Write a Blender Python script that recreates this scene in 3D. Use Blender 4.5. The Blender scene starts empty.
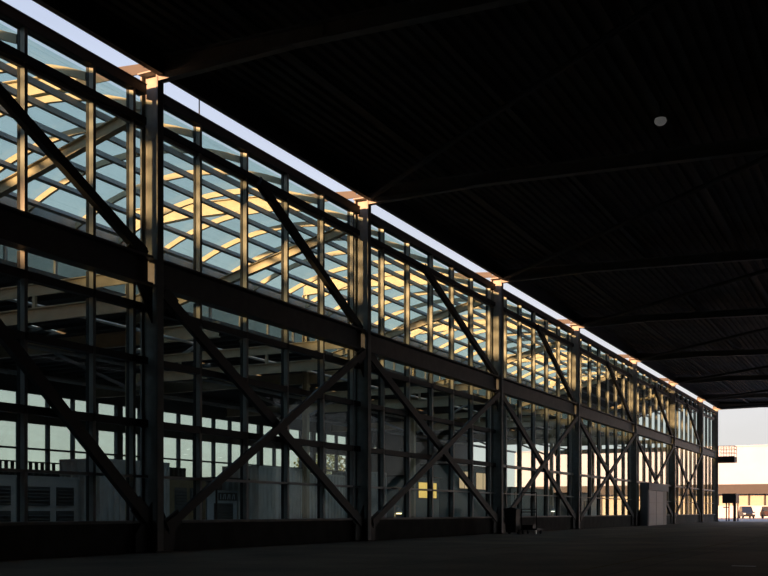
import bpy, bmesh, math, random
from mathutils import Vector, Matrix
random.seed(7)
S = bpy.context.scene
COL = S.collection

# ------------------------------------------------------------------ mesh builder
class MB:
    def __init__(s): s.v = []; s.f = []
    def add(s, vs, fs):
        n = len(s.v); s.v += [Vector(p) for p in vs]; s.f += [tuple(i + n for i in f) for f in fs]; return s
    def box(s, x0, x1, y0, y1, z0, z1):
        return s.add([(x0,y0,z0),(x1,y0,z0),(x1,y1,z0),(x0,y1,z0),(x0,y0,z1),(x1,y0,z1),(x1,y1,z1),(x0,y1,z1)],
                     [(3,2,1,0),(4,5,6,7),(0,1,5,4),(1,2,6,5),(2,3,7,6),(3,0,4,7)])
    def bar(s, p, q, w, h, up=(0,0,1)):          # w across, h along up
        p = Vector(p); q = Vector(q); d = (q - p).normalized(); u = Vector(up)
        a = d.cross(u)
        if a.length < 1e-4: a = d.cross(Vector((1,0,0)))
        a.normalize(); b = a.cross(d).normalized()
        a *= w/2; b *= h/2
        vs = [p-a-b, p+a-b, p+a+b, p-a+b, q-a-b, q+a-b, q+a+b, q-a+b]
        return s.add(vs, [(3,2,1,0),(4,5,6,7),(0,1,5,4),(1,2,6,5),(2,3,7,6),(3,0,4,7)])
    def cyl(s, p, q, r, n=10, r2=None):
        p = Vector(p); q = Vector(q); d = (q-p).normalized()
        a = d.cross(Vector((0,0,1)))
        if a.length < 1e-4: a = Vector((1,0,0))
        a.normalize(); b = d.cross(a); r2 = r if r2 is None else r2
        vs = [p + (a*math.cos(t)+b*math.sin(t))*r for t in [2*math.pi*i/n for i in range(n)]]
        vs += [q + (a*math.cos(t)+b*math.sin(t))*r2 for t in [2*math.pi*i/n for i in range(n)]]
        fs = [(i,(i+1)%n,n+(i+1)%n,n+i) for i in range(n)] + [tuple(range(n-1,-1,-1)), tuple(range(n,2*n))]
        return s.add(vs, fs)
    def prism(s, prof, axis, a0, a1):            # prof in the two other axes, extruded along axis
        n = len(prof)
        def mk(p, a):
            if axis == 'y': return (p[0], a, p[1])
            if axis == 'x': return (a, p[0], p[1])
            return (p[0], p[1], a)
        vs = [mk(p,a0) for p in prof] + [mk(p,a1) for p in prof]
        fs = [(i,(i+1)%n,n+(i+1)%n,n+i) for i in range(n)] + [tuple(range(n-1,-1,-1)), tuple(range(n,2*n))]
        return s.add(vs, fs)
    def strip(s, top, bot, axis, a0, a1):        # long curved band between two polylines, extruded
        n = len(top)
        for i in range(n-1):
            s.prism([bot[i], bot[i+1], top[i+1], top[i]], axis, a0, a1)
        return s
    def build(s, name, mat, parent=None, origin=None, smooth=False):
        if origin is None:
            if parent is not None: origin = world_loc(parent)
            else:
                lo = [min(v[i] for v in s.v) for i in range(3)]; hi = [max(v[i] for v in s.v) for i in range(3)]
                origin = Vector(((lo[0]+hi[0])/2, (lo[1]+hi[1])/2, lo[2]))
        origin = Vector(origin)
        me = bpy.data.meshes.new(name)
        me.from_pydata([v - origin for v in s.v], [], s.f)
        bm = bmesh.new(); bm.from_mesh(me); bmesh.ops.recalc_face_normals(bm, faces=bm.faces); bm.to_mesh(me); bm.free()
        if smooth:
            for p in me.polygons: p.use_smooth = True
        me.materials.append(mat)
        o = bpy.data.objects.new(name, me); COL.objects.link(o)
        if parent is not None:
            o.parent = parent; o.location = origin - world_loc(parent)
        else: o.location = origin
        return o

def world_loc(o):
    p = Vector(o.location)
    while o.parent is not None:
        o = o.parent; p = p + Vector(o.location)
    return p

def tag(o, label, cat, group=None):
    o['label'] = label; o['category'] = cat
    if group: o['group'] = group
    return o
def thing(name, label, cat, loc, group=None):
    o = bpy.data.objects.new(name, None); COL.objects.link(o); o.location = loc; o.empty_display_size = .3
    return tag(o, label, cat, group)
def struct(o):
    o['kind'] = 'structure'; return o
def sroot(name, loc):
    o = bpy.data.objects.new(name, None); COL.objects.link(o); o.location = loc
    return struct(o)

# ------------------------------------------------------------------ materials
def mat(name, col, rough=.6, metal=0., noise=0., nscale=6., col2=None, bump=0., emit=None, es=0., spec=.5):
    m = bpy.data.materials.new(name); m.use_nodes = True
    nt = m.node_tree; b = nt.nodes['Principled BSDF']
    b.inputs['Base Color'].default_value = (*col, 1); b.inputs['Roughness'].default_value = rough
    b.inputs['Metallic'].default_value = metal; b.inputs['Specular IOR Level'].default_value = spec
    if noise or col2:
        tc = nt.nodes.new('ShaderNodeTexCoord'); nz = nt.nodes.new('ShaderNodeTexNoise')
        nz.inputs['Scale'].default_value = nscale; nz.inputs['Detail'].default_value = 5
        nt.links.new(tc.outputs['Object'], nz.inputs['Vector'])
        r = nt.nodes.new('ShaderNodeValToRGB')
        r.color_ramp.elements[0].position = .35; r.color_ramp.elements[1].position = .68
        c2 = col2 if col2 else tuple(c*(1-noise) for c in col)
        r.color_ramp.elements[0].color = (*c2, 1); r.color_ramp.elements[1].color = (*col, 1)
        nt.links.new(nz.outputs['Fac'], r.inputs['Fac']); nt.links.new(r.outputs['Color'], b.inputs['Base Color'])
        if bump:
            bp = nt.nodes.new('ShaderNodeBump'); bp.inputs['Strength'].default_value = bump
            nt.links.new(nz.outputs['Fac'], bp.inputs['Height']); nt.links.new(bp.outputs['Normal'], b.inputs['Normal'])
    if emit:
        b.inputs['Emission Color'].default_value = (*emit, 1); b.inputs['Emission Strength'].default_value = es
    return m
def glass(name, tint, refl=.05, dirt=.03):
    m = bpy.data.materials.new(name); m.use_nodes = True; nt = m.node_tree
    for n in list(nt.nodes): nt.nodes.remove(n)
    out = nt.nodes.new('ShaderNodeOutputMaterial'); t = nt.nodes.new('ShaderNodeBsdfTransparent'); g = nt.nodes.new('ShaderNodeBsdfGlossy')
    d = nt.nodes.new('ShaderNodeBsdfDiffuse'); d.inputs['Color'].default_value = (.5,.5,.45,1)
    t.inputs['Color'].default_value = (*tint, 1); g.inputs['Roughness'].default_value = .03; g.inputs['Color'].default_value = (.9,.95,1,1)
    m1 = nt.nodes.new('ShaderNodeMixShader'); m1.inputs[0].default_value = refl
    m2 = nt.nodes.new('ShaderNodeMixShader')
    tc = nt.nodes.new('ShaderNodeTexCoord'); nz = nt.nodes.new('ShaderNodeTexNoise'); nz.inputs['Scale'].default_value = .7; nz.inputs['Detail'].default_value = 4
    mp = nt.nodes.new('ShaderNodeMapRange'); mp.inputs['From Min'].default_value = .4; mp.inputs['From Max'].default_value = .75
    mp.inputs['To Min'].default_value = dirt*.3; mp.inputs['To Max'].default_value = dirt*1.6
    nt.links.new(tc.outputs['Object'], nz.inputs['Vector']); nt.links.new(nz.outputs['Fac'], mp.inputs['Value']); nt.links.new(mp.outputs[0], m2.inputs[0])
    nt.links.new(t.outputs[0], m1.inputs[1]); nt.links.new(g.outputs[0], m1.inputs[2])
    nt.links.new(m1.outputs[0], m2.inputs[1]); nt.links.new(d.outputs[0], m2.inputs[2]); nt.links.new(m2.outputs[0], out.inputs['Surface'])
    return m

M = dict(
 girder = mat('girder_paint', (.125,.12,.115), .55, noise=.25, nscale=2.5),
 steel = mat('painted_steel', (.26,.25,.235), .55, noise=.25, nscale=2.5),
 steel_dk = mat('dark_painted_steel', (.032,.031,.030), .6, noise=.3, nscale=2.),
 column = mat('column_paint', (.36,.34,.31), .55, noise=.25, nscale=2.5),
 rail = mat('frame_aluminium', (.36,.345,.32), .45, .15, noise=.15, nscale=4),
 plinth = mat('plinth_concrete', (.10,.097,.092), .9, noise=.35, nscale=1.5),
 roofdeck = mat('roof_deck_metal', (.105,.092,.080), .7, noise=.6, nscale=.6),
 beige = mat('beige_steel', (.56,.47,.33), .5, noise=.15, nscale=2.),
 grey = mat('grey_steel', (.42,.425,.44), .55, noise=.2, nscale=2.),
 lowdeck = mat('low_roof_metal', (.10,.10,.10), .7, noise=.3, nscale=.8),
 wallfar = mat('outer_wall_panel', (.13,.13,.13), .8, noise=.2, nscale=.8),
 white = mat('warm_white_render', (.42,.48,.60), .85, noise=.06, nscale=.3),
 brown = mat('brown_fascia', (.042,.042,.044), .7, noise=.15, nscale=1.),
 cream = mat('cream_door', (.36,.37,.33), .7, noise=.08, nscale=2),
 snow = mat('white_low_wall', (.55,.56,.58), .85, noise=.08, nscale=1.),
 unit = mat('unit_grey', (.62,.63,.62), .6, noise=.12, nscale=2),
 louvre = mat('louvre_dark', (.10,.105,.105), .6, noise=.1, nscale=3),
 tan = mat('tan_panel', (.30,.23,.13), .7, noise=.2, nscale=2),
 paleblue = mat('pale_blue_panel', (.62,.70,.76), .6, noise=.12, nscale=2),
 cont = mat('container_white', (.80,.80,.75), .6, noise=.15, nscale=1.5),
 contg = mat('container_grey', (.60,.61,.60), .6, noise=.2, nscale=1.5),
 teal = mat('teal_panel', (.20,.28,.30), .6, noise=.2, nscale=1.),
 black = mat('black_plastic', (.018,.018,.018), .5, noise=.2, nscale=5),
 rubber = mat('rubber', (.015,.015,.015), .8, noise=.2, nscale=5),
 doorp = mat('door_panel_grey', (.50,.53,.58), .5, noise=.08, nscale=2),
 vest = mat('vestibule_grey', (.40,.42,.45), .6, noise=.12, nscale=2),
 chrome = mat('galvanised', (.55,.55,.55), .35, .7, noise=.1, nscale=5),
 carp = mat('car_paint_blue', (.018,.028,.055), .35, .0, noise=.05, nscale=4),
 carp2 = mat('car_paint_red', (.05,.02,.018), .35, 0., noise=.05, nscale=4),
 carglass = mat('car_glass', (.03,.045,.065), .15, noise=.05, nscale=2),
 headlamp = mat('head_lamp_glass', (.7,.7,.7), .2, noise=.05, nscale=5),
 paint = mat('road_paint_white', (.9,.9,.86), .6, noise=.1, nscale=6),
 yellow = mat('road_paint_yellow', (.22,.16,.06), .85, noise=.5, nscale=3),
 leaf = mat('leaves', (.12,.16,.045), .7, noise=.5, nscale=3),
 bark = mat('bark', (.09,.065,.045), .9, noise=.3, nscale=5),
 lampglow = mat('lamp_lens_lit', (.9,.8,.6), .4, noise=.02, emit=(1,.72,.34), es=7),
 lampwhite = mat('lamp_lens_white', (.9,.9,.85), .4, noise=.02, emit=(1,.93,.78), es=4),
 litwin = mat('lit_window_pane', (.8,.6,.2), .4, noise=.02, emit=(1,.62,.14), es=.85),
 creamglow = mat('cream_sunlit_glow', (.7,.6,.4), .5, noise=.02, emit=(1,.66,.36), es=.55),  # emission stands in for the sunlit building beyond, no lamp behind it
 dome = mat('grey_dome', (.85,.84,.82), .35, noise=.05, nscale=5, emit=(1,.98,.95), es=.05),  # slight glow added so the unlit dome shows against the dark roof
 glass = glass('wall_glass', (.84,.90,.88), .015, .015),
 vglass = glass('vault_glass', (.84,.91,.89), .03, .04),
 cglass = glass('clerestory_glass', (.36,.41,.40), .02, .12),
 fglass = glass('outer_window_glass', (.86,.90,.86), .05, .02),
)
def floor_mat(name, c1, c2, joint=5.0, jointdark=.55, rough=.75):
    m = bpy.data.materials.new(name); m.use_nodes = True; nt = m.node_tree; b = nt.nodes['Principled BSDF']
    tc = nt.nodes.new('ShaderNodeTexCoord')
    n1 = nt.nodes.new('ShaderNodeTexNoise'); n1.inputs['Scale'].default_value = .35; n1.inputs['Detail'].default_value = 8
    n2 = nt.nodes.new('ShaderNodeTexNoise'); n2.inputs['Scale'].default_value = 9; n2.inputs['Detail'].default_value = 4
    mx = nt.nodes.new('ShaderNodeMath'); mx.operation = 'MULTIPLY_ADD'; mx.inputs[1].default_value = .35
    r = nt.nodes.new('ShaderNodeValToRGB'); r.color_ramp.elements[0].color = (*c2,1); r.color_ramp.elements[1].color = (*c1,1)
    r.color_ramp.elements[0].position = .45; r.color_ramp.elements[1].position = .85
    for n in (n1, n2): nt.links.new(tc.outputs['Object'], n.inputs['Vector'])
    nt.links.new(n2.outputs['Fac'], mx.inputs[0]); nt.links.new(n1.outputs['Fac'], mx.inputs[2]); nt.links.new(mx.outputs[0], r.inputs['Fac'])
    bt = nt.nodes.new('ShaderNodeTexBrick'); bt.offset = 0; bt.inputs['Scale'].default_value = 1
    bt.inputs['Brick Width'].default_value = joint; bt.inputs['Row Height'].default_value = joint; bt.inputs['Mortar Size'].default_value = .03
    bt.inputs['Color1'].default_value = (1,1,1,1); bt.inputs['Color2'].default_value = (.86,.86,.86,1); bt.inputs['Mortar'].default_value = (jointdark,)*3 + (1,)
    nt.links.new(tc.outputs['Object'], bt.inputs['Vector'])
    mm = nt.nodes.new('ShaderNodeMixRGB'); mm.blend_type = 'MULTIPLY'; mm.inputs[0].default_value = 1
    nt.links.new(r.outputs['Color'], mm.inputs[1]); nt.links.new(bt.outputs['Color'], mm.inputs[2]); nt.links.new(mm.outputs[0], b.inputs['Base Color'])
    b.inputs['Roughness'].default_value = rough; b.inputs['Specular IOR Level'].default_value = .3
    return m
M['floor'] = floor_mat('hangar_floor_concrete', (.27,.21,.15), (.14,.11,.08))
M['hallfloor'] = floor_mat('hall_floor_concrete', (.40,.39,.36), (.28,.27,.25))
M['ground'] = floor_mat('yard_asphalt', (.42,.42,.43), (.30,.30,.31), 12., .8)

ORD = ['first','second','third','fourth','fifth','sixth','seventh','eighth','ninth','tenth','eleventh','twelfth']
# ------------------------------------------------------------------ main dimensions (metres)
CY = [23.6, 37.0, 53.0, 68.5, 86.1, 103.1, 119.6, 131.0]       # wall columns along the glazed wall (x = 0)
EDGE = [8.0] + CY
NB = len(CY)
H_SILL, G0, G1 = .95, 7.93, 8.80                               # sill, wall girder
R0, R1, T0, T1 = 12.74, 12.95, 13.64, 13.92                    # upper rail, top chord
H_BEAM = 14.30
YEND = 132.

# ------------------------------------------------------------------ setting
def slab(name, m, *b):
    return struct(MB().box(*b).build(name, m))
slab('floor', M['floor'], -.1, 40, -22, 133, -.3, 0)
slab('floor_hall', M['hallfloor'], -30, -.1, -22, 133, -.3, -.005)
struct(MB().add([(-400,-200,-.04),(400,-200,-.04),(400,700,-.04),(-400,700,-.04)], [(0,1,2,3)]).build('ground', M['ground'], origin=(0,0,-.04)))
slab('wall_right', M['steel_dk'], 40, 40.3, -22, 92, 0, 13.5)
slab('wall_back', M['steel_dk'], -.3, 40.3, -22.3, -22, 0, 14.9)
slab('wall_side', M['steel_dk'], -.34, 0, -22, 8, 0, 15)
slab('wall_gable', M['wallfar'], -30, -.4, -4.3, -4, 0, 11.3)
w = struct(MB().box(-.34,.02, 8,131, 0,.86).build('wall_left', M['plinth']))
cp = struct(MB().box(-.38,.12, 8,131, .86,.95).build('trim_1', M['steel']))
# ribbed roof deck of the hangar
prof = []; x = .3
while x < 40:
    q = -.035*x; prof += [(x,14.98+q),(x+.16,14.98+q),(x+.2,15.08+q),(x+.36,15.08+q)]; x += .4
mb = MB(); top = [(p[0], p[1]+.03) for p in prof]
mb.strip(top, prof, 'y', -22, YEND)
struct(mb.build('ceiling', M['roofdeck']))

# ------------------------------------------------------------------ wall columns
GC = 'steel columns along the glazed wall'
clabel = ['tall H-section wall column nearest the left edge of the view, the widest one',
 'second H-section wall column from the left, sunlit in its upper recess',
 'third H-section wall column from the left, behind the hand cart',
 'fourth H-section wall column from the left along the glass wall',
 'fifth H-section wall column, just left of the grey door vestibule',
 'sixth H-section wall column, just right of the grey door vestibule',
 'seventh H-section wall column, last but one before the open end',
 'end column of the glass wall, under the small railed balcony']
for i, cy in enumerate(CY):
    t = thing('steel_column', clabel[i], 'column', (0,cy,0), GC)
    wd = .14 if i < 7 else .11
    MB().box(-.27,.27, cy-.02,cy+.02, .04,H_BEAM-.04).build('web', M['column'], t)
    for s in (-1,1):
        MB().box(s*.30-.03, s*.30+.03, cy-wd,cy+wd, .04,H_BEAM-.04).build('flange', M['steel'], t)
    MB().box(-.38,.46, cy-.36,cy+.36, 0,.04).build('base_plate', M['steel_dk'], t)
    MB().box(-.3,.3, cy-.3,cy+.3, H_BEAM-.04,H_BEAM).build('cap_plate', M['steel'], t)
    for zz in (G0+.03, G1-.05):
        MB().box(-.27,.27, cy-wd,cy+wd, zz,zz+.03).build('stiffener', M['steel'], t)
    for (za,zb) in ((.04,1.5),):
        for s in (-1,1):
            MB().prism([(cy+s*wd,za),(cy+s*(wd+.75),za),(cy+s*(wd+.75),za+.5),(cy+s*wd,zb)], 'x', .10,.14).build('gusset_plate', M['steel_dk'], t)
    for s in (-1,1):
        if i == 7 and s > 0: continue
        MB().prism([(cy+s*wd,G0-1.1),(cy+s*(wd+.5),G0-.35),(cy+s*(wd+.7),G0-.02),(cy+s*wd,G0-.02)], 'x', .10,.14).build('gusset_plate', M['steel_dk'], t)

SL = .035
def rz(x, z): return z - SL*max(0., x)
# ------------------------------------------------------------------ per-bay steel and glazing
BAYN = ['in the bay cut off by the left edge','between the first and second wall columns','between the second and third wall columns',
 'between the third and fourth wall columns','between the fourth and fifth wall columns','between the fifth and sixth wall columns',
 'between the sixth and seventh wall columns','in the short end bay beside the balcony']
MUL = [13.6,16.2,18.73,21.2,23.55] + [26.02+2.602*j for j in range(0,45)]
def ibeam_y(root, x, y0, y1, z0, z1, w, m, tf=.06, tw=.03, stiff=0):
    MB().box(x-tw/2,x+tw/2, y0,y1, z0+tf,z1-tf).build('web', m, root)
    MB().box(x-w/2,x+w/2, y0,y1, z1-tf,z1).build('top_flange', m, root)
    MB().box(x-w/2,x+w/2, y0,y1, z0,z0+tf).build('bottom_flange', m, root)
    for k in range(stiff):
        yy = y0 + (y1-y0)*(k+1)/(stiff+1)
        MB().box(x+tw/2,x+w/2-.03, yy-.012,yy+.012, z0+tf,z1-tf).build('stiffener', m, root)
wn = 0
for b in range(NB):
    y0 = EDGE[b] + (.24 if b else 0); y1 = EDGE[b+1] - .24
    n = BAYN[b]
    t = thing('wall_girder', 'deep mid-height steel girder ' + n, 'girder', (.03,(y0+y1)/2,G0), 'deep girders across the glass wall')
    ibeam_y(t, .03, y0, y1, G0, G1, .46, M['girder'], .07, .04, 0)
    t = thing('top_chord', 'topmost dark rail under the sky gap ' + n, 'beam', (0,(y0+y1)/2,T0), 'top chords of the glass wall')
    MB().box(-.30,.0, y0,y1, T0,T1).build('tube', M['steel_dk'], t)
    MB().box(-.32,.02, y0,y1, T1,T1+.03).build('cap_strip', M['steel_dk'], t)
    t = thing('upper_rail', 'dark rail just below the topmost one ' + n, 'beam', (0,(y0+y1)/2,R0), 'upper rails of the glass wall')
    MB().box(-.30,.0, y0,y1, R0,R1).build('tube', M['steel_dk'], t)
    MB().box(-.24,-.10, y0,y1, R0-.10,R0).build('glazing_bead', M['rail'], t)
    # windows: upper and lower tier
    for tier in (0,1):
        wn += 1
        z0, z1 = ((G1,T0),(H_SILL,G0))[tier]
        wr = sroot('window_%d' % wn, (-.16,(y0+y1)/2,z0))
        segs = [(G1,R0),(R1,T0)] if tier == 0 else [(H_SILL,G0)]
        for my in MUL:
            for c_ in CY:
                if abs(my-c_) < .75: my = c_ + (.75 if my > c_ else -.75)
            if y0-.3 < my < y1+.05:
                for (a,c) in segs:
                    mu_ = MB().box(-.17,-.02, my-.055,my+.055, a,c).build('mullion', M['rail'], wr)
                    MB().box(-.30,-.195, my-.04,my+.04, a,c).build('outer_cap', M['steel_dk'], mu_)
        if tier == 1:
            for h, th in ((2.26,.04),(3.84,.11),(5.72,.10),(7.30,.11)) if b < 3 else ((2.26,.03),(3.84,.08)):
                MB().box(-.27,-.02, y0-.1,y1+.1, h-th,h+th).build('rail', M['steel_dk'] if th > .09 else M['rail'], wr)
        g = MB()
        for (a,c) in segs: g.box(-.19,-.175, y0-.2,y1+.2, a,c)
        g.build('glass_pane', M['glass'], wr)
    # diagonal braces
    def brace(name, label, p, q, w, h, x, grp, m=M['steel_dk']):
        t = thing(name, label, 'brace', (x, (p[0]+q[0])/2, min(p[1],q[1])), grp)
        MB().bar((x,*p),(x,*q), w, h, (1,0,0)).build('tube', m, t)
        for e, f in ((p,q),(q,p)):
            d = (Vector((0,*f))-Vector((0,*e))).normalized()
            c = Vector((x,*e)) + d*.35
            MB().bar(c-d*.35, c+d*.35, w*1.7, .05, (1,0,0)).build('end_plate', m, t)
    ya, yb = EDGE[b], EDGE[b+1]
    up = [None,29.2,43.1,60.1,77.3,94.6,111.3,None][b]
    if b == 0:
        brace('diagonal_brace', 'upper diagonal brace '+n, (15.6,R0),(23.2,G1), .3,.2,.06,'upper diagonal braces')
        brace('diagonal_brace', 'lower falling diagonal brace '+n, (15.25,G0-.1),(23.25,1.0), .34,.18,.12,'lower diagonal braces')
    elif b < 7:
        brace('diagonal_brace', 'upper diagonal brace '+n, (up,R0),(yb-.3,G1), .3,.2,.06,'upper diagonal braces')
        brace('diagonal_brace', 'lower falling diagonal brace '+n, (ya+.35,G0-.1),(yb-.35,.75), .34,.16,.11,'lower diagonal braces')
        brace('diagonal_brace', 'lower rising diagonal brace '+n, (ya+.35,.75),(yb-.35,G0-.1), .28,.12,.27,'lower diagonal braces')
tag(MB().cyl((0,25.9,T1+.03),(0,25.9,T1+.5), .02, 8).build('lightning_rod', M['steel_dk']), 'thin upright rod on the top rail against the sky gap', 'rod')

# ------------------------------------------------------------------ hangar roof steel
t = thing('eave_beam', 'long dark edge beam of the hangar roof above the sky gap', 'beam', (.45,60,14.3))
MB().box(.36,.40, -20,YEND, 14.23,15.1).build('web', M['steel_dk'], t)
MB().box(.36,.56, -20,YEND, 14.17,14.23).build('bottom_flange', M['steel_dk'], t)
rb = ['overhead at the top of the picture','springing from the second wall column','springing from the third wall column','springing from the fourth wall column',
      'springing from the fifth wall column','springing from the sixth wall column','springing from the seventh wall column','closing the roof at the open end']
for i, cy in enumerate(CY):
    t = thing('roof_beam', 'dark transverse hangar roof beam ' + rb[i], 'beam', (20,cy,H_BEAM), 'transverse hangar roof beams')
    def sl(x0,x1,y0,y1,z0,z1): return MB().prism([(x0,rz(x0,z0)),(x1,rz(x1,z0)),(x1,rz(x1,z1)),(x0,rz(x0,z1))], 'y', y0,y1)
    sl(.42,40, cy-.015,cy+.015, H_BEAM+.05,14.74).build('web', M['steel'], t)
    sl(-.3,40, cy-.16,cy+.16, H_BEAM,H_BEAM+.05).build('bottom_flange', M['steel'], t)
    sl(.57,40, cy-.16,cy+.16, 14.74,14.78).build('top_flange', M['steel'], t)
    MB().prism([(.33,14.04),(.33,H_BEAM),(5,rz(5,H_BEAM)),(5,rz(5,H_BEAM)-.03)], 'y', cy-.12,cy+.12).build('haunch', M['steel'], t)
    for x in (6.,12.,18.):
        MB().box(x-.012,x+.012, cy-.14,cy-.015, rz(x,H_BEAM+.05),rz(x,14.74)).build('stiffener', M['steel'], t)
    MB().prism([(.42,H_BEAM+.05),(.42,14.74),(-.3,14.5),(-.3,H_BEAM+.05)], 'y', cy-.1,cy+.1).build('end_bracket', M['steel_dk'], t)  # darker steel here paints in the partial shade on the bracket
MB().prism([(.42,rz(.42,14.74)),(40,rz(40,14.74)),(40,rz(40,15.05)),(.42,rz(.42,15.05))],'y',131.03,131.08).build('closure_plate', M['steel_dk'], t)
for j, x in enumerate((4.,8.5,13.,17.5,22.)):
    t = thing('roof_purlin', 'dark lengthwise roof purlin, %s from the glass wall' % ORD[j], 'beam', (x,60,14.78), 'lengthwise hangar roof purlins')
    MB().box(x-.02,x+.02, -20,YEND, rz(x,14.80),rz(x,14.97)).build('web', M['steel_dk'], t)
    MB().box(x-.1,x+.1, -20,YEND, rz(x,14.78),rz(x,14.80)).build('flange', M['steel_dk'], t)
for b in range(1,NB):
    t = thing('roof_brace', 'dark diagonal roof brace running out from the top of the %s wall column' % ORD[b], 'brace', (8,(CY[b]+CY[b-1])/2,H_BEAM-.2), 'diagonal hangar roof braces')
    MB().cyl((.7,CY[b]-.5,H_BEAM-.12),(16,CY[b-1]+.2,rz(16,H_BEAM-.12)), .11, 10).build('tube', M['steel_dk'], t)
    MB().box(.3,.9, CY[b]-.7,CY[b]-.2, H_BEAM-.03,H_BEAM).build('gusset_plate', M['steel_dk'], t)
def dome(x, y, r, label):
    dzz = -SL*x
    t = thing('ceiling_dome', label, 'ceiling lamp', (x,y,14.2+dzz), None)
    MB().cyl((x,y,14.42+dzz),(x,y,14.98+dzz),.03,8).build('stem', M['steel_dk'], t)
    MB().cyl((x,y,14.36+dzz),(x,y,14.42+dzz),r*.9,20).build('collar', M['dome'], t)
    mb = MB(); n = 20
    rings = [(r*math.cos(a), 14.36+dzz-r*.8*math.sin(a)) for a in [k*math.pi/2/6 for k in range(6)]]
    for k in range(5):
        (ra,za),(rb_,zb) = rings[k], rings[k+1]
        mb.add([(x+ra*math.cos(q),y+ra*math.sin(q),za) for q in [2*math.pi*i/n for i in range(n)]] + [(x+rb_*math.cos(q),y+rb_*math.sin(q),zb) for q in [2*math.pi*i/n for i in range(n)]],
               [(i,(i+1)%n,n+(i+1)%n,n+i) for i in range(n)])
    mb.add([(x+rings[5][0]*math.cos(q),y+rings[5][0]*math.sin(q),rings[5][1]) for q in [2*math.pi*i/n for i in range(n)]], [tuple(range(n))])
    mb.build('bowl', M['dome'], t, smooth=True)
dome(13.1, 33., .2, 'small pale round dome hanging from the dark hangar roof')

# ------------------------------------------------------------------ glass hall beside the hangar
VC, VR = (-5.0, 2.5), 12.0
def vault(x, r=VR): return VC[1] + math.sqrt(max(0, r*r - (x-VC[0])**2))
YV, YD = 97., 124.
XA, XB = -10.4, -.31
xs = [XA + (XB-XA)*i/16 for i in range(17)]
mb = MB(); mb.strip([(x, vault(x,VR+.015)) for x in xs], [(x, vault(x)) for x in xs], 'y', -4, YV)
v = struct(mb.build('window_17', M['vglass']))
mb = MB(); mb.strip([(x, vault(x,VR+.06)) for x in xs], [(x, vault(x,VR)) for x in xs], 'y', YV, YEND)
struct(mb.build('ceiling_vault', M['lowdeck']))
GR = 'curved ribs under the glass vault'
ribs = [0.4,3.0,5.6,8.2,10.9]+MUL[:46]
for ry in ribs:
    if ry > YV+1: break
    k = sum(1 for c in CY if c < ry)
    j = sum(1 for q in ribs if q < ry and (k == 0 or q >= CY[k-1]))
    if ry < 13: lab = 'slim curved rib of the glass vault out beyond the left edge'
    elif k == 0: lab = '%s slim curved rib of the glass vault left of the first wall column' % ORD[max(0,j-6)]
    else: lab = '%s slim curved rib of the glass vault past the %s wall column' % (ORD[j], ORD[k-1])
    mb = MB(); mb.strip([(x, vault(x,VR-.03)) for x in xs], [(x, vault(x,VR-.25)) for x in xs], 'y', ry-.06, ry+.06)
    tag(mb.build('vault_rib', M['beige']), lab, 'rib', GR)
for j, x in enumerate((-1.5,-2.9,-4.3,-5.7,-7.1,-8.5,-9.8)):
    z = vault(x, VR-.25)
    nrm = Vector((x-VC[0], 0, z-VC[1])).normalized()
    p = Vector((x,-4,z)) - nrm*.1
    tag(MB().bar(p, p+Vector((0,YEND+4,0)), .16, .18, nrm).build('vault_purlin', M['grey']),
        'long grey purlin under the glass vault, %s from the hangar wall' % ORD[j], 'beam', 'lengthwise purlins under the glass vault')
t = thing('valley_gutter', 'grey gutter beam along the far foot of the glass vault', 'gutter', (-10.6,60,12.7))
MB().box(-10.9,-10.4, -4,YEND, 12.85,12.95).build('trough', M['grey'], t)
MB().box(-10.44,-10.38, -4,YEND, 12.75,13.3).build('face_plate', M['grey'], t)
mb = MB().box(-10.70,-10.68, -4,YEND, 10.9,12.85)
cw = struct(mb.build('window_20', M['cglass']))
slab('wall_clerestory', M['wallfar'], -10.75, -10.6, -4, YEND, 10.35, 10.9)
for k in range(52): MB().box(-10.74,-10.62, -3.5+k*2.6,-3.38+k*2.6, 10.9,12.85).build('mullion', M['grey'], cw)
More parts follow.
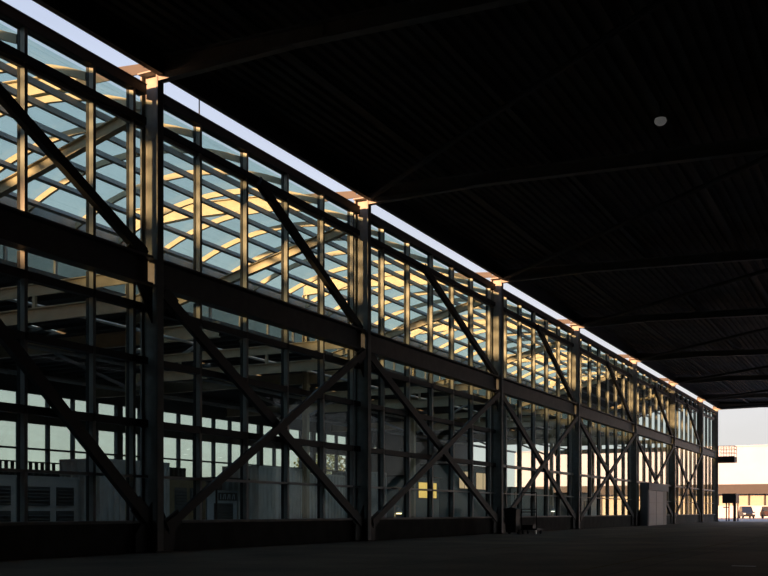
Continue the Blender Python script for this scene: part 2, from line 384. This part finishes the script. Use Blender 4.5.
# main frames on every column line: post, tapered rafter, raking strut, floor beam
FY = [9.8] + CY
for i, cy in enumerate(FY[:-1]):
    if i == 0: wh = 'on the frame line left of the view'
    else: wh = 'on the line of the %s wall column' % ORD[i-1]
    y = cy
    t = thing('hall_post', 'post beyond the glass vault foot, ' + wh, 'column', (-12.7,y,0), 'posts of the glass hall')
    MB().box(-12.68,-12.42, y-.02,y+.02, .03,14.6).build('web', M['beige'], t)
    for s in (-1,1): MB().box(-12.55+s*.15-.02,-12.55+s*.15+.02, y-.16,y+.16, .03,14.6).build('flange', M['beige'], t)
    MB().box(-12.85,-12.25, y-.3,y+.3, 0,.03).build('base_plate', M['grey'], t)
    if i > 6: continue
    t = thing('tapered_rafter', 'deep tapered rafter above the glass vault, ' + wh, 'beam', (-6.4,y,14.3), 'tapered rafters over the glass vault')
    MB().prism([(-.3,14.42),(-.3,14.72),(-3,14.95),(-3,14.52)], 'y', y-.02,y+.02).build('end_web', M['steel_dk'], t)  # end of the rafter coloured darker to tone down direct sun
    MB().prism([(-3,14.52),(-3,14.95),(-6,15.2),(-12.7,15.55),(-12.7,14.62),(-9,14.75),(-5,14.6)], 'y', y-.02,y+.02).build('web', M['beige'], t)
    MB().strip([(-3,14.98),(-6,15.23),(-12.7,15.58)], [(-3,14.95),(-6,15.2),(-12.7,15.55)], 'y', y-.15,y+.15).build('top_flange', M['beige'], t)
    MB().strip([(-3,14.52),(-5,14.6),(-9,14.75),(-12.7,14.62)], [(-3,14.49),(-5,14.57),(-9,14.72),(-12.7,14.59)], 'y', y-.15,y+.15).build('bottom_flange', M['beige'], t)
    t = thing('raking_strut', 'raking strut up to the wall top, ' + wh, 'strut', (-6.4,y,10), 'raking struts in the glass hall')
    a, c = Vector((-12.3,y,10.3)), Vector((-.35,y,13.3))
    d = (c-a).normalized(); n_ = Vector((-d.z,0,d.x))
    MB().bar(a,c, .04,.34, n_).build('web', M['beige'], t)
    for s in (-1,1): MB().bar(a+n_*.18*s, c+n_*.18*s, .24,.03, n_).build('flange', M['beige'], t)
    t = thing('floor_beam', 'deep level beam under the low roof, ' + wh, 'beam', (-15,y,9.15), 'level beams of the glass hall')
    MB().box(-29.8,-7.5, y+.12,y+.16, 9.2,9.8).build('web', M['beige'], t)
    for z in (9.15,9.8): MB().box(-29.8,-7.5, y+.0,y+.28, z,z+.05).build('flange', M['beige'], t)
    t = thing('tie_beam', 'two-chord tie beam at girder level, ' + wh, 'beam', (-5.5,y,7.3), 'two-chord tie beams beside the glass wall')
    for z0, z1, nm in ((8.15,8.5,'top_chord'),(7.3,7.72,'bottom_chord')):
        c = MB().box(-12.3,-.4, y-.03,y+.03, z0,z1).build(nm, M['beige'], t)
        MB().box(-12.3,-.4, y-.12,y+.12, z1,z1+.03).build('flange', M['beige'], c)
    for xx in (-2.4,-4.8,-7.2,-9.6): MB().box(xx-.06,xx+.06, y-.05,y+.05, 7.75,8.15).build('spacer', M['beige'], t)
    t = thing('knee_brace', 'thin knee brace under the low roof, ' + wh, 'brace', (-15.5,y,7.0), 'knee braces in the glass hall')
    MB().cyl((-12.9,y,7.2),(-17.5,y+.14,9.12), .09, 8).build('rod', M['grey'], t)
    if i: MB().cyl((-12.2,y,7.2),(-8.2,y+.14,9.12), .09, 8).build('rod', M['grey'], t)

# low roof between the vault and the outer wall, with a broken strip of rooflight
mb = MB()
def dz(x): return 10.7
def deck(x0,x1,y0,y1): mb.prism([(x0,dz(x0)-.12),(x1,dz(x1)-.12),(x1,dz(x1)),(x0,dz(x0))], 'y', y0,y1)
deck(-18.7,-10.6,-4,YD); deck(-30.2,-19.3,-4,YD)
y = -4
gl = []
while y < YD-4:
    deck(-19.3,-18.7,y,y+1.0); gl.append((y+1.0,y+3.6)); y += 3.6
deck(-19.3,-18.7,y,YD)
yy = -3.
while yy < YD:
    mb.prism([(-30,dz(-30)-.3),(-10.8,dz(-10.8)-.3),(-10.8,dz(-10.8)-.1),(-30,dz(-30)-.1)], 'y', yy,yy+.1); yy += 1.3
struct(mb.build('ceiling_low', M['lowdeck']))
mb = MB()
for a,c in gl: mb.prism([(-19.3,dz(-19.3)-.05),(-18.7,dz(-18.7)-.05),(-18.7,dz(-18.7)-.03),(-19.3,dz(-19.3)-.03)], 'y', a,c)
struct(mb.build('window_18', M['fglass']))

# outer wall of the glass hall
mb = MB(); mb.box(-30.3,-30, -4,YD, 0,3.95); mb.box(-30.3,-30, -4,YD, 8.9,10.6); mb.box(-30.3,-30, 92,YD, 3.95,8.9); mb.box(-30.3,-30,-4,24,3.95,8.9)
struct(mb.build('wall_outer', M['wallfar']))
wr = sroot('window_19', (-30.1,60,3.95))
my = 24.
while my < 92.01:
    k = round((my-24)/2.27)
    wd = .55 if k % 4 == 2 else .12
    MB().box(-30.25,-29.9, my-wd/2,my+wd/2, 3.95,8.9).build('mullion', M['wallfar'], wr); my += 2.27
MB().box(-30.2,-29.95, 24,92, 6.95,7.65).build('rail', M['wallfar'], wr)
MB().box(-30.2,-29.95, 24,92, 5.25,5.37).build('rail', M['wallfar'], wr)
MB().box(-30.15,-30.13, 24,92, 3.95,8.9).build('glass_pane', M['fglass'], wr)

slab('wall_sun_screen', M['wallfar'], -47, -46, -60, 56, -.04, 17)  # unseen wall added to keep low sun off the outer window mullions
# services hanging in the hall
def pipe(x, z, y0, y1, r, m, label, name='service_pipe'):
    t = thing(name, label, 'pipe', (x,(y0+y1)/2,z), None)
    MB().cyl((x,y0,z),(x,y1,z), r, 10).build('tube', m, t)
    yy = y0+.5
    while yy < y1:
        MB().box(x-r*1.15,x+r*1.15, yy,yy+.06, z-r*1.15,z+r*1.15).build('clamp', M['grey'], t); yy += 6.5
pipe(-9.2, 9.05, 20, YD, .07, M['chrome'], 'thin pipe running lengthwise under the level beams nearer the wall')
pipe(-16.5, 9.03, 20, YD, .10, M['grey'], 'thicker pipe running lengthwise under the low roof')
pipe(-24.0, 9.0, 20, YD, .13, M['grey'], 'thickest duct pipe running lengthwise near the outer wall')
def flood(x, y, z, label, tilt=.5):
    t = thing('floodlight', label, 'floodlight', (x,y,z), 'floodlights on the hall posts')
    c = Vector((x,y,z))
    MB().cyl((x,y+.12,z),(x+.9,y+.12,z+.1), .05, 8).build('arm', M['beige'], t)
    e = Vector((x+.95,y+.1,z+.1)); d = Vector((.75,-.3,-tilt)).normalized()
    MB().cyl(e-d*.28, e+d*.22, .15, 14, .32).build('reflector', M['beige'], t)
    MB().cyl(e+d*.22, e+d*.25, .30, 14).build('lens', M['dome'], t)
    MB().box(x+.75,x+1.15, y-.05,y+.02, z-.15,z+.35).build('bracket', M['grey'], t)
flood(-12.3, 53, 12.6, 'floodlight on the hall post behind the third wall column')
flood(-12.3, 68.5, 12.9, 'floodlight on the hall post behind the fourth wall column')
flood(-12.3, 86.1, 12.4, 'floodlight on the hall post behind the fifth wall column')
flood(-12.3, 37, 8.6, 'floodlight on the hall post behind the second wall column')

# lamps burning in the depth of the hall
def lamp(x, y, z, m, label):
    t = thing('hall_lamp', label, 'lamp', (x,y,z), 'burning lamps in the hall')
    if z < 2: MB().cyl((x-.3,y,0),(x-.3,y,z+.5), .04, 8).cyl((x-.3,y,z+.46),(x,y,z+.46), .03, 8).cyl((x,y,z+.3),(x,y,z+.48), .03, 8).build('pole', M['grey'], t)
    else: MB().cyl((x,y,z+.3),(x,y,10.4), .02, 6).build('stem', M['grey'], t)
    MB().cyl((x,y,z),(x,y,z+.3), .26, 12, .08).build('shade', M['grey'], t)
    MB().cyl((x,y,z-.06),(x,y,z-.005), .17, 12).build('lens', m, t)
def at(u, v, X):                                     # real point on the plane x = X seen at that direction
    t = (u-384)/1000.; xp = X-19.8
    s_, c_ = .453, .8915
    y = xp*(c_+t*s_)/(t*c_-s_); z = -xp*s_+y*c_
    return y, 1.2+(512-v)*z/1000.
for (u,vv,X,mk,lab) in ((399,513,-9,'lampglow','low warm lamp glowing left of the lit doorway strip'),
                        (374,448,-20,'lampwhite','small white lamp just right of the second wall column'),
                        (402,452,-20,'lampwhite','bright white lamp in the dark bay past the second wall column'),
                        (410,441,-18,'lampwhite','white lamp hanging slightly higher past the second wall column'),
                        (471,462,-20,'lampwhite','white lamp just left of the third wall column'),
                        (496,512,-9,'lampglow','low warm lamp behind the third wall column'),
                        (553,511,-9,'lampwhite','low bright lamp seen through the bay past the third wall column')):
    y, z = at(u,vv,X); lamp(X,y,z,M[mk],lab)

# ------------------------------------------------------------------ cabins, units and containers in the hall
def louvres(root, x, y0, y1, z0, z1):
    f = MB().box(x,x+.03, y0,y1, z0,z1).build('louvre_panel', M['louvre'], root)
    z = z0+.06
    while z < z1-.05:
        MB().prism([(x+.03,z),(x+.09,z-.05),(x+.10,z-.03),(x+.03,z+.03)], 'y', y0+.05,y1-.05).build('slat', M['louvre'], f); z += .16
def unit(y0, y1, x0, x1, h, m, label, name='ventilation_unit', lv=(), grp=None):
    t = thing(name, label, 'equipment cabin', ((x0+x1)/2,(y0+y1)/2,0), grp)
    MB().box(x0,x1, y0,y1, .12,h).build('casing', m, t)
    MB().box(x0-.05,x1+.05, y0-.05,y1+.05, h,h+.08).build('roof_cap', m, t)
    MB().box(x0+.1,x1-.1, y0+.1,y1-.1, 0,.12).build('skid', M['black'], t)
    for (a,c,z0,z1) in lv: louvres(t, x1, a, c, z0, z1)
    return t
uy = [24.6,28.4,32.2]
for k, y in enumerate(uy):
    unit(y, y+3.7, -17.4, -14.8, 2.75, M['unit'], 'grey ventilation cabin with louvres, %s from the left edge behind the glass' % ORD[k],
         lv=((y+.4,y+1.9,1.5,2.35),(y+.4,y+1.9,.5,1.25),(y+2.3,y+3.4,1.5,2.35),(y+2.3,y+3.4,.5,1.25)), grp='grey ventilation cabins')
t = thing('slatted_fence', 'low slatted parapet on top of the grey ventilation cabins', 'fence', (-16,30,2.83))
for z in (2.86,3.5): MB().box(-16.05,-15.95, 24.6,35.9, z,z+.06).build('rail', M['black'], t)
yy = 24.65
while yy < 35.8:
    MB().box(-16.03,-15.97, yy,yy+.17, 2.92,3.5).build('slat', M['black'], t); yy += .36
def container(y0, y1, x0, x1, h, m, label, grp, door=True):
    t = thing('shipping_container', label, 'container', ((x0+x1)/2,(y0+y1)/2,0), grp)
    mb = MB(); y = y0+.12
    mb.box(x0+.06,x1-.08, y0+.08,y1-.06, .2,h-.12)
    while y < y1-.3:
        mb.prism([(x1-.08,y),(x1-.005,y+.07),(x1-.005,y+.2),(x1-.08,y+.27)], 'z', .2,h-.12); y += .42
    x = x0+.12
    while x < x1-.3:
        mb.prism([(x,y0+.08),(x+.27,y0+.08),(x+.2,y0+.005),(x+.07,y0+.005)], 'z', .2,h-.12); x += .42
    mb.build('corrugated_shell', m, t)
    f = MB()
    for z in (.08,h-.12):
        f.box(x0,x1,y0,y0+.12,z,z+.12); f.box(x0,x1,y1-.12,y1,z,z+.12); f.box(x0,x0+.12,y0+.12,y1-.12,z,z+.12); f.box(x1-.12,x1,y0+.12,y1-.12,z,z+.12)
    for xx in (x0,x1-.12):
        for y in (y0,y1-.12): f.box(xx,xx+.12,y,y+.12,0,h)
    f.build('frame', m, t)
    MB().box(x0+.1,x1-.1,y0+.1,y1-.1,h-.1,h-.02).build('roof_sheet', m, t)
    return t
container(36.1,41.2,-16.2,-13.6,3.75,M['contg'],'grey corrugated container left of the first wall column behind the glass','containers in the glass hall')
unit(41.7,44.8,-16.4,-14.0,3.0,M['tan'],'tan panelled cabin just right of the first wall column behind the glass','equipment_cabin',((42.1,43.1,1.3,2.5),(43.4,44.5,1.3,2.5)))
t = thing('slatted_fence', 'dark slatted screen on the roof of the tan cabin', 'fence', (-15.5,43.2,3.08))
MB().box(-15.55,-15.45, 41.6,44.9, 3.1,3.65).build('board', M['black'], t)
yy = 41.7
while yy < 44.8:
    MB().box(-15.44,-15.38, yy,yy+.12, 3.1,3.65).build('slat', M['louvre'], t); yy += .4
unit(45.2,48.0,-16.6,-14.2,2.35,M['paleblue'],'pale blue cabin with a dark name board, right of the tan cabin','equipment_cabin',((45.8,47.6,.4,1.7),))
t = thing('canopy_roof', 'thin dark flat canopy over the pale blue cabin', 'canopy', (-15.2,46.6,2.43))
MB().box(-16.8,-13.4, 45.0,48.2, 3.0,3.14).build('slab', M['black'], t)
for yy in (45.1,48.1):
    for xx in (-16.7,-13.5): MB().box(xx-.04,xx+.04, yy-.04,yy+.04, 0,3.0).build('post', M['black'], t)
t = thing('name_board', 'dark name board with pale strokes on the pale blue cabin', 'sign', (-14.05,47,1.9))
MB().box(-14.18,-14.1, 46.2,47.9, 1.85,2.3).build('board', M['louvre'], t)
sg = MB()
for k in range(7):
    y = 46.3+k*.22
    sg.bar((-14.09,y,1.93),(-14.09,y+(.12 if k % 2 else 0),2.22), .05,.02, (1,0,0))
sg.build('lettering', M['paleblue'], t)
container(48.5,53.3,-15.6,-13.0,3.9,M['cont'],'off-white container in the middle of the bay past the first wall column','containers in the glass hall')
container(55.0,59.9,-16.2,-13.6,3.7,M['cont'],'off-white container just left of the second wall column behind the glass','containers in the glass hall')
container(62.6,66.2,-16.2,-13.6,4.1,M['contg'],'grey container just right of the second wall column behind the glass','containers in the glass hall')
# kiosk with a lit window
def kiosk(y0,y1,x0,x1,h,m,label,win,mw,grp=None):
    t = thing('kiosk', label, 'cabin', ((x0+x1)/2,(y0+y1)/2,0), grp)
    MB().box(x0,x1,y0,y1,0,h).build('wall', m, t)
    MB().box(x0-.2,x1+.2,y0-.2,y1+.2,h,h+.12).build('roof_slab', M['black'], t)
    for (a,c,z0,z1) in win:
        f = MB()
        f.box(x1,x1+.05,a-.06,a,z0-.06,z1+.06).box(x1,x1+.05,c,c+.06,z0-.06,z1+.06).box(x1,x1+.05,a,c,z1,z1+.06).box(x1,x1+.05,a,c,z0-.06,z0)
        f.box(x1,x1+.04,(a+c)/2-.03,(a+c)/2+.03,z0,z1)
        fo = f.build('window_frame', M['black'], t)
        MB().box(x1+.005,x1+.02,a,c,z0,z1).build('pane', mw, fo)
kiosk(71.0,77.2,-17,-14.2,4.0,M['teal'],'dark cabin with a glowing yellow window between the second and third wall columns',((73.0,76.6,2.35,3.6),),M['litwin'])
kiosk(80.0,90.0,-17,-14.2,5.3,M['teal'],'dark blue-grey cabin with two painted sunlit-glow panes left of the third wall column',((81.5,84.0,3.3,4.8),(85.5,89.0,3.3,4.8)),M['creamglow'])
kiosk(111,118.8,-15,-11.5,3.3,M['contg'],'low grey cabin seen through the bay past the fourth wall column',((112,114,1.4,2.4),),M['cream'])
kiosk(95,108,-18,-14.2,3.6,M['teal'],'long low teal cabin seen through the bay past the third wall column',((96,98,2.2,3.2),(101,103,1.6,2.6)),M['cream'])

# ------------------------------------------------------------------ things standing in the hangar
# grey door vestibule
t = thing('door_vestibule', 'grey box vestibule with pale double doors between the fifth and sixth wall columns', 'vestibule', (.75,91,0))
MB().box(.4,1.08, 86.95,94.9, 0,3.1).build('box', M['vest'], t)
MB().box(.4,1.22, 86.8,95.1, 3.1,3.72).build('canopy_fascia', M['vest'], t)
for a in (87.2,90.25):
    d = MB().box(1.08,1.13, a,a+2.9, .04,3.05).build('door', M['doorp'], t)
    for z in (1.0,2.0): MB().box(1.13,1.14, a+.04,a+2.86, z,z+.03).build('seam', M['vest'], d)
MB().box(1.08,1.11, 93.3,94.8, .04,3.05).build('side_panel', M['vest'], t)
# wheeled bin and hand cart in front of the third column
bx, by = 1.55, 51.2
t = thing('wheeled_bin', 'black wheeled bin standing before the third wall column', 'bin', (bx,by,0))
mb = MB(); b0, b1 = .27, .34
mb.add([(bx-b0,by-b0,.12),(bx+b0,by-b0,.12),(bx+b0,by+b0,.12),(bx-b0,by+b0,.12),(bx-b1,by-b1,1.3),(bx+b1,by-b1,1.3),(bx+b1,by+b1,1.3),(bx-b1,by+b1,1.3)],
       [(3,2,1,0),(4,5,6,7),(0,1,5,4),(1,2,6,5),(2,3,7,6),(3,0,4,7)])
mb.build('body', M['black'], t)
MB().prism([(bx-.37,1.3),(bx+.37,1.3),(bx+.37,1.36),(bx+.1,1.44),(bx-.37,1.38)], 'y', by-.37,by+.37).build('lid', M['black'], t)
MB().cyl((bx-.3,by+.4,1.28),(bx+.3,by+.4,1.28),.025,8).build('handle', M['black'], t)
for s in (-1,1): MB().cyl((bx+s*.22,by+.26,.13),(bx+s*.30,by+.26,.13),.13,14).build('wheel', M['rubber'], t)
cx, cy = 2.25, 52.4
t = thing('hand_cart', 'tall framed hand cart right of the black wheeled bin', 'cart', (cx,cy,0))
MB().box(cx-.45,cx+.45, cy-.55,cy+.55, .22,.30).build('platform', M['black'], t)
f = MB()
for sx in (-.42,.42): f.cyl((cx+sx,cy-.5,.3),(cx+sx,cy-.5,2.25),.025,8)
for z in (1.2,1.35,2.25): f.cyl((cx-.42,cy-.5,z),(cx+.42,cy-.5,z),.025,8)
f.build('handle_frame', M['steel_dk'], t)
MB().box(cx-.4,cx+.2, cy-.45,cy+.2, .3,.5).build('folded_cover', M['black'], t)
for sx in (-.36,.36):
    for sy in (-.42,.42): MB().cyl((cx+sx-.03,cy+sy,.11),(cx+sx+.03,cy+sy,.11),.11,14).build('wheel', M['chrome'] if sx>0 and sy<0 else M['rubber'], t)
# floor paint
tag(MB().box(16.62,17.12, 23.28,23.5, 0,.004).build('floor_mark', M['paint']), 'short white paint dash on the floor near the lower right', 'floor marking')
for k,(x,y0,y1) in enumerate(((14.1,14,120),(8.2,30,120))):
    tag(MB().box(x-.05,x+.05, y0,y1, 0,.003).build('floor_line', M['yellow']),
        ['faint yellow floor line running lengthwise nearer the camera','faint yellow floor line running lengthwise nearer the glass wall'][k], 'floor marking', 'painted floor lines')

# ------------------------------------------------------------------ balcony and shelter at the open end
t = thing('end_balcony', 'small steel balcony with railings cantilevered from the end column', 'balcony', (1.4,132.4,7.4))
MB().box(.25,2.25, 131.3,133.6, 7.45,8.15).build('platform', M['steel_dk'], t)
MB().box(.25,2.25, 131.25,131.3, 7.35,8.2).build('edge_plate', M['steel_dk'], t)
r = MB()
for z in (8.65,9.1,9.5): r.cyl((.3,131.35,z),(2.2,131.35,z),.03,6).cyl((.3,133.55,z),(2.2,133.55,z),.03,6).cyl((2.2,131.35,z),(2.2,133.55,z),.03,6)
r.build('railing', M['steel_dk'], t)
for x in (.3,.95,1.6,2.2):
    for y in (131.35,133.55): MB().cyl((x,y,8.15),(x,y,9.5),.03,6).build('baluster', M['steel_dk'], t)
t = thing('dark_shelter', 'dark flat-roofed shelter on posts beside the open end of the hangar', 'shelter', (.95,137.5,0))
MB().box(.1,1.8, 136,139, 2.35,3.6).build('roof_box', M['black'], t)
MB().box(1.45,1.78, 136,136.4, 0,2.35).build('post', M['black'], t)
MB().box(.85,1.0, 136,136.15, 0,2.35).build('post', M['steel_dk'], t)
MB().box(.15,.3, 138.7,138.85, 0,2.35).build('post', M['black'], t)
MB().box(1.6,1.75, 138.7,138.85, 0,2.35).build('post', M['black'], t)
MB().box(.2,.85, 136.03,136.1, 1.75,1.87).build('cross_bar', M['steel_dk'], t)

# ------------------------------------------------------------------ yard beyond: warehouse, cars, trees
t = thing('warehouse', 'long cream warehouse with a brown fascia and roller doors across the yard', 'building', (-14,228,0))
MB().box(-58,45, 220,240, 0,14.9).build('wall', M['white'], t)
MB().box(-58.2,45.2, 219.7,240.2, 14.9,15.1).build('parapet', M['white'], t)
MB().box(-58,45, 217.6,220, 4.95,6.95).build('fascia_band', M['brown'], t)
x = -56.2
while x < 44:
    d = MB().box(x,x+2.8, 219.85,220, .1,4.8).build('roller_door', M['cream'], t)
    MB().box(x-.3,x, 219.6,220, 0,4.95).build('pier', M['brown'], t)
    x += 3.1
t = thing('low_wall', 'long low white wall along the foot of the warehouse', 'wall', (0,213,0))
MB().box(-12,45, 212.8,213.2, 0,2.4).build('panel', M['snow'], t)
MB().box(-12.1,45, 212.7,213.3, 2.4,2.5).build('coping', M['snow'], t)

def car(x, y, ang, paint, label):
    t = thing('parked_car', label, 'car', (x,y,0), 'cars parked in the yard')
    def T(mb):
        R = Matrix.Rotation(ang, 4, 'Z') @ Matrix.Scale(1.12, 4); L = Vector((x,y,0))
        mb.v = [L + (R @ v) for v in mb.v]; return mb
    lo = [(-2.2,.35),(2.25,.35),(2.3,.75),(2.15,1.0),(1.1,1.12),(-2.1,1.12),(-2.25,.8)]
    T(MB().prism(lo, 'y', -.92,.92)).build('body', paint, t)
    mb = MB()
    bt = [(-2.05,-.86,1.12),(1.05,-.86,1.12),(1.05,.86,1.12),(-2.05,.86,1.12)]; tp = [(-1.85,-.74,2.0),(.3,-.74,2.0),(.3,.74,2.0),(-1.85,.74,2.0)]
    mb.add(bt+tp, [(3,2,1,0),(4,5,6,7),(0,1,5,4),(1,2,6,5),(2,3,7,6),(3,0,4,7)])
    T(mb).build('cabin', paint, t)
    def quad(pts, nm, m):
        c = sum((Vector(p) for p in pts), Vector())/4
        T(MB().add([Vector(p) for p in pts]+[Vector(p)*.985+c*.015-Vector((0,0,0)) + (Vector((-.02,0,0)) if nm=='windscreen' else Vector((0,.02 if pts[0][1]<0 else -.02,0))) for p in pts],
               [(0,1,2,3),(7,6,5,4),(0,1,5,4),(1,2,6,5),(2,3,7,6),(3,0,4,7)])).build(nm, m, t)
    quad([(1.0,-.76,1.17),(1.0,.76,1.17),(.36,.67,1.92),(.36,-.67,1.92)], 'windscreen', M['carglass'])
    for s in (-1,1):
        quad([(-1.8,s*.86,1.2),(.75,s*.86,1.2),(.2,s*.765,1.88),(-1.7,s*.765,1.88)], 'side_window', M['carglass'])
        T(MB().box(2.2,2.31, s*.72-.18,s*.72+.18, .68,.9)).build('head_lamp', M['headlamp'], t)
        for xx in (-1.4,1.4):
            T(MB().cyl((xx,s*.72,.34),(xx,s*.94,.34),.34,16)).build('wheel', M['rubber'], t)
    T(MB().box(2.26,2.34,-.5,.5,.5,.78)).build('grille', M['black'], t)
    T(MB().box(2.2,2.36,-.85,.85,.33,.48)).build('bumper', M['black'], t)
car(-4.3, 196, math.radians(-72), M['carp'], 'dark blue car parked in the yard before the cream warehouse')
car(-.3, 199, math.radians(-60), M['carp2'], 'dark red car cut by the right edge of the view in the yard')

def tree(x, y, h, r, label):
    t = thing('leafy_tree', label, 'tree', (x,y,0), 'trees beyond the outer wall')
    MB().cyl((x,y,0),(x,y,h*.7),.22,8,.1).build('trunk', M['bark'], t)
    mb = MB()
    for i in range(700):
        d = Vector((random.gauss(0,1),random.gauss(0,1),random.gauss(0,1))).normalized()*r*(random.random()**.4)
        c = Vector((x,y,h*.72)) + Vector((d.x,d.y,d.z*1.1))
        a = Vector((random.uniform(-1,1),random.uniform(-1,1),random.uniform(-1,1))).normalized(); b = a.orthogonal().normalized()
        s = .22
        mb.add([c-a*s,c+b*s*.6,c+a*s,c-b*s*.6],[(0,1,2,3)])
    mb.build('foliage', M['leaf'], t)
tree(-38, 96, 7.5, 2.3, 'leafy tree seen through the outer window left of the second wall column')
tree(-40, 103, 8.5, 2.6, 'leafy tree half hidden behind the second wall column')

# ------------------------------------------------------------------ sky, sun, camera
W = bpy.data.worlds.new('sky'); S.world = W; W.use_nodes = True; nt = W.node_tree
bg = nt.nodes['Background']
tc = nt.nodes.new('ShaderNodeTexCoord'); sp = nt.nodes.new('ShaderNodeSeparateXYZ'); rp = nt.nodes.new('ShaderNodeValToRGB')
nt.links.new(tc.outputs['Generated'], sp.inputs[0])
mr = nt.nodes.new('ShaderNodeMapRange'); mr.inputs['From Min'].default_value = -.02; mr.inputs['From Max'].default_value = 1
nt.links.new(sp.outputs['Z'], mr.inputs['Value']); nt.links.new(mr.outputs[0], rp.inputs['Fac'])
e = rp.color_ramp.elements
e[0].position = 0.; e[0].color = (.40,.37,.34,1)
e[1].position = 1.; e[1].color = (.26,.36,.62,1)
for p, c in ((.02,(.84,.77,.66)),(.07,(.82,.80,.77)),(.15,(.80,.80,.83)),(.32,(.68,.74,.88)),(.5,(.54,.63,.84))):
    q = e.new(p); q.color = (*c,1)
nz = nt.nodes.new('ShaderNodeTexNoise'); nz.inputs['Scale'].default_value = 3.; nz.inputs['Detail'].default_value = 6
mpn = nt.nodes.new('ShaderNodeMapping'); mpn.inputs['Scale'].default_value = (1,1,4)
nt.links.new(tc.outputs['Generated'], mpn.inputs['Vector']); nt.links.new(mpn.outputs[0], nz.inputs['Vector'])
m2 = nt.nodes.new('ShaderNodeMapRange'); m2.inputs['From Min'].default_value = .3; m2.inputs['From Max'].default_value = .7; m2.inputs['To Min'].default_value = .93; m2.inputs['To Max'].default_value = 1.05
nt.links.new(nz.outputs['Fac'], m2.inputs['Value'])
mu = nt.nodes.new('ShaderNodeVectorMath'); mu.operation = 'SCALE'
nt.links.new(rp.outputs['Color'], mu.inputs[0]); nt.links.new(m2.outputs[0], mu.inputs['Scale'])
nt.links.new(mu.outputs[0], bg.inputs['Color']); bg.inputs['Strength'].default_value = 1.

sl = bpy.data.lights.new('sun', 'SUN'); sl.energy = 16; sl.color = (1.,.49,.235); sl.angle = math.radians(2.)
so = bpy.data.objects.new('sun', sl); COL.objects.link(so)
el = math.radians(8.); az = Vector((-.42,-.907,0)).normalized()
to_sun = Vector((az.x*math.cos(el), az.y*math.cos(el), math.sin(el)))
so.rotation_euler = to_sun.to_track_quat('Z','Y').to_euler(); so.location = (-60,-60,40)

cam = bpy.data.cameras.new('camera'); co = bpy.data.objects.new('camera', cam); COL.objects.link(co)
co.location = (19.8, 0, 1.2); co.rotation_euler = (math.pi/2, 0, math.atan(508/1000.))
cam.sensor_width = 36; cam.lens = 36*1000/768.; cam.shift_y = (512-288)/768.; cam.clip_end = 2000
S.camera = co
S.view_settings.view_transform = 'Standard'; S.view_settings.look = 'None'; S.view_settings.gamma = 1; S.view_settings.use_curve_mapping = False
S.view_settings.exposure = 0.
S.cycles.transparent_max_bounces = 24
S.cycles.max_bounces = 6
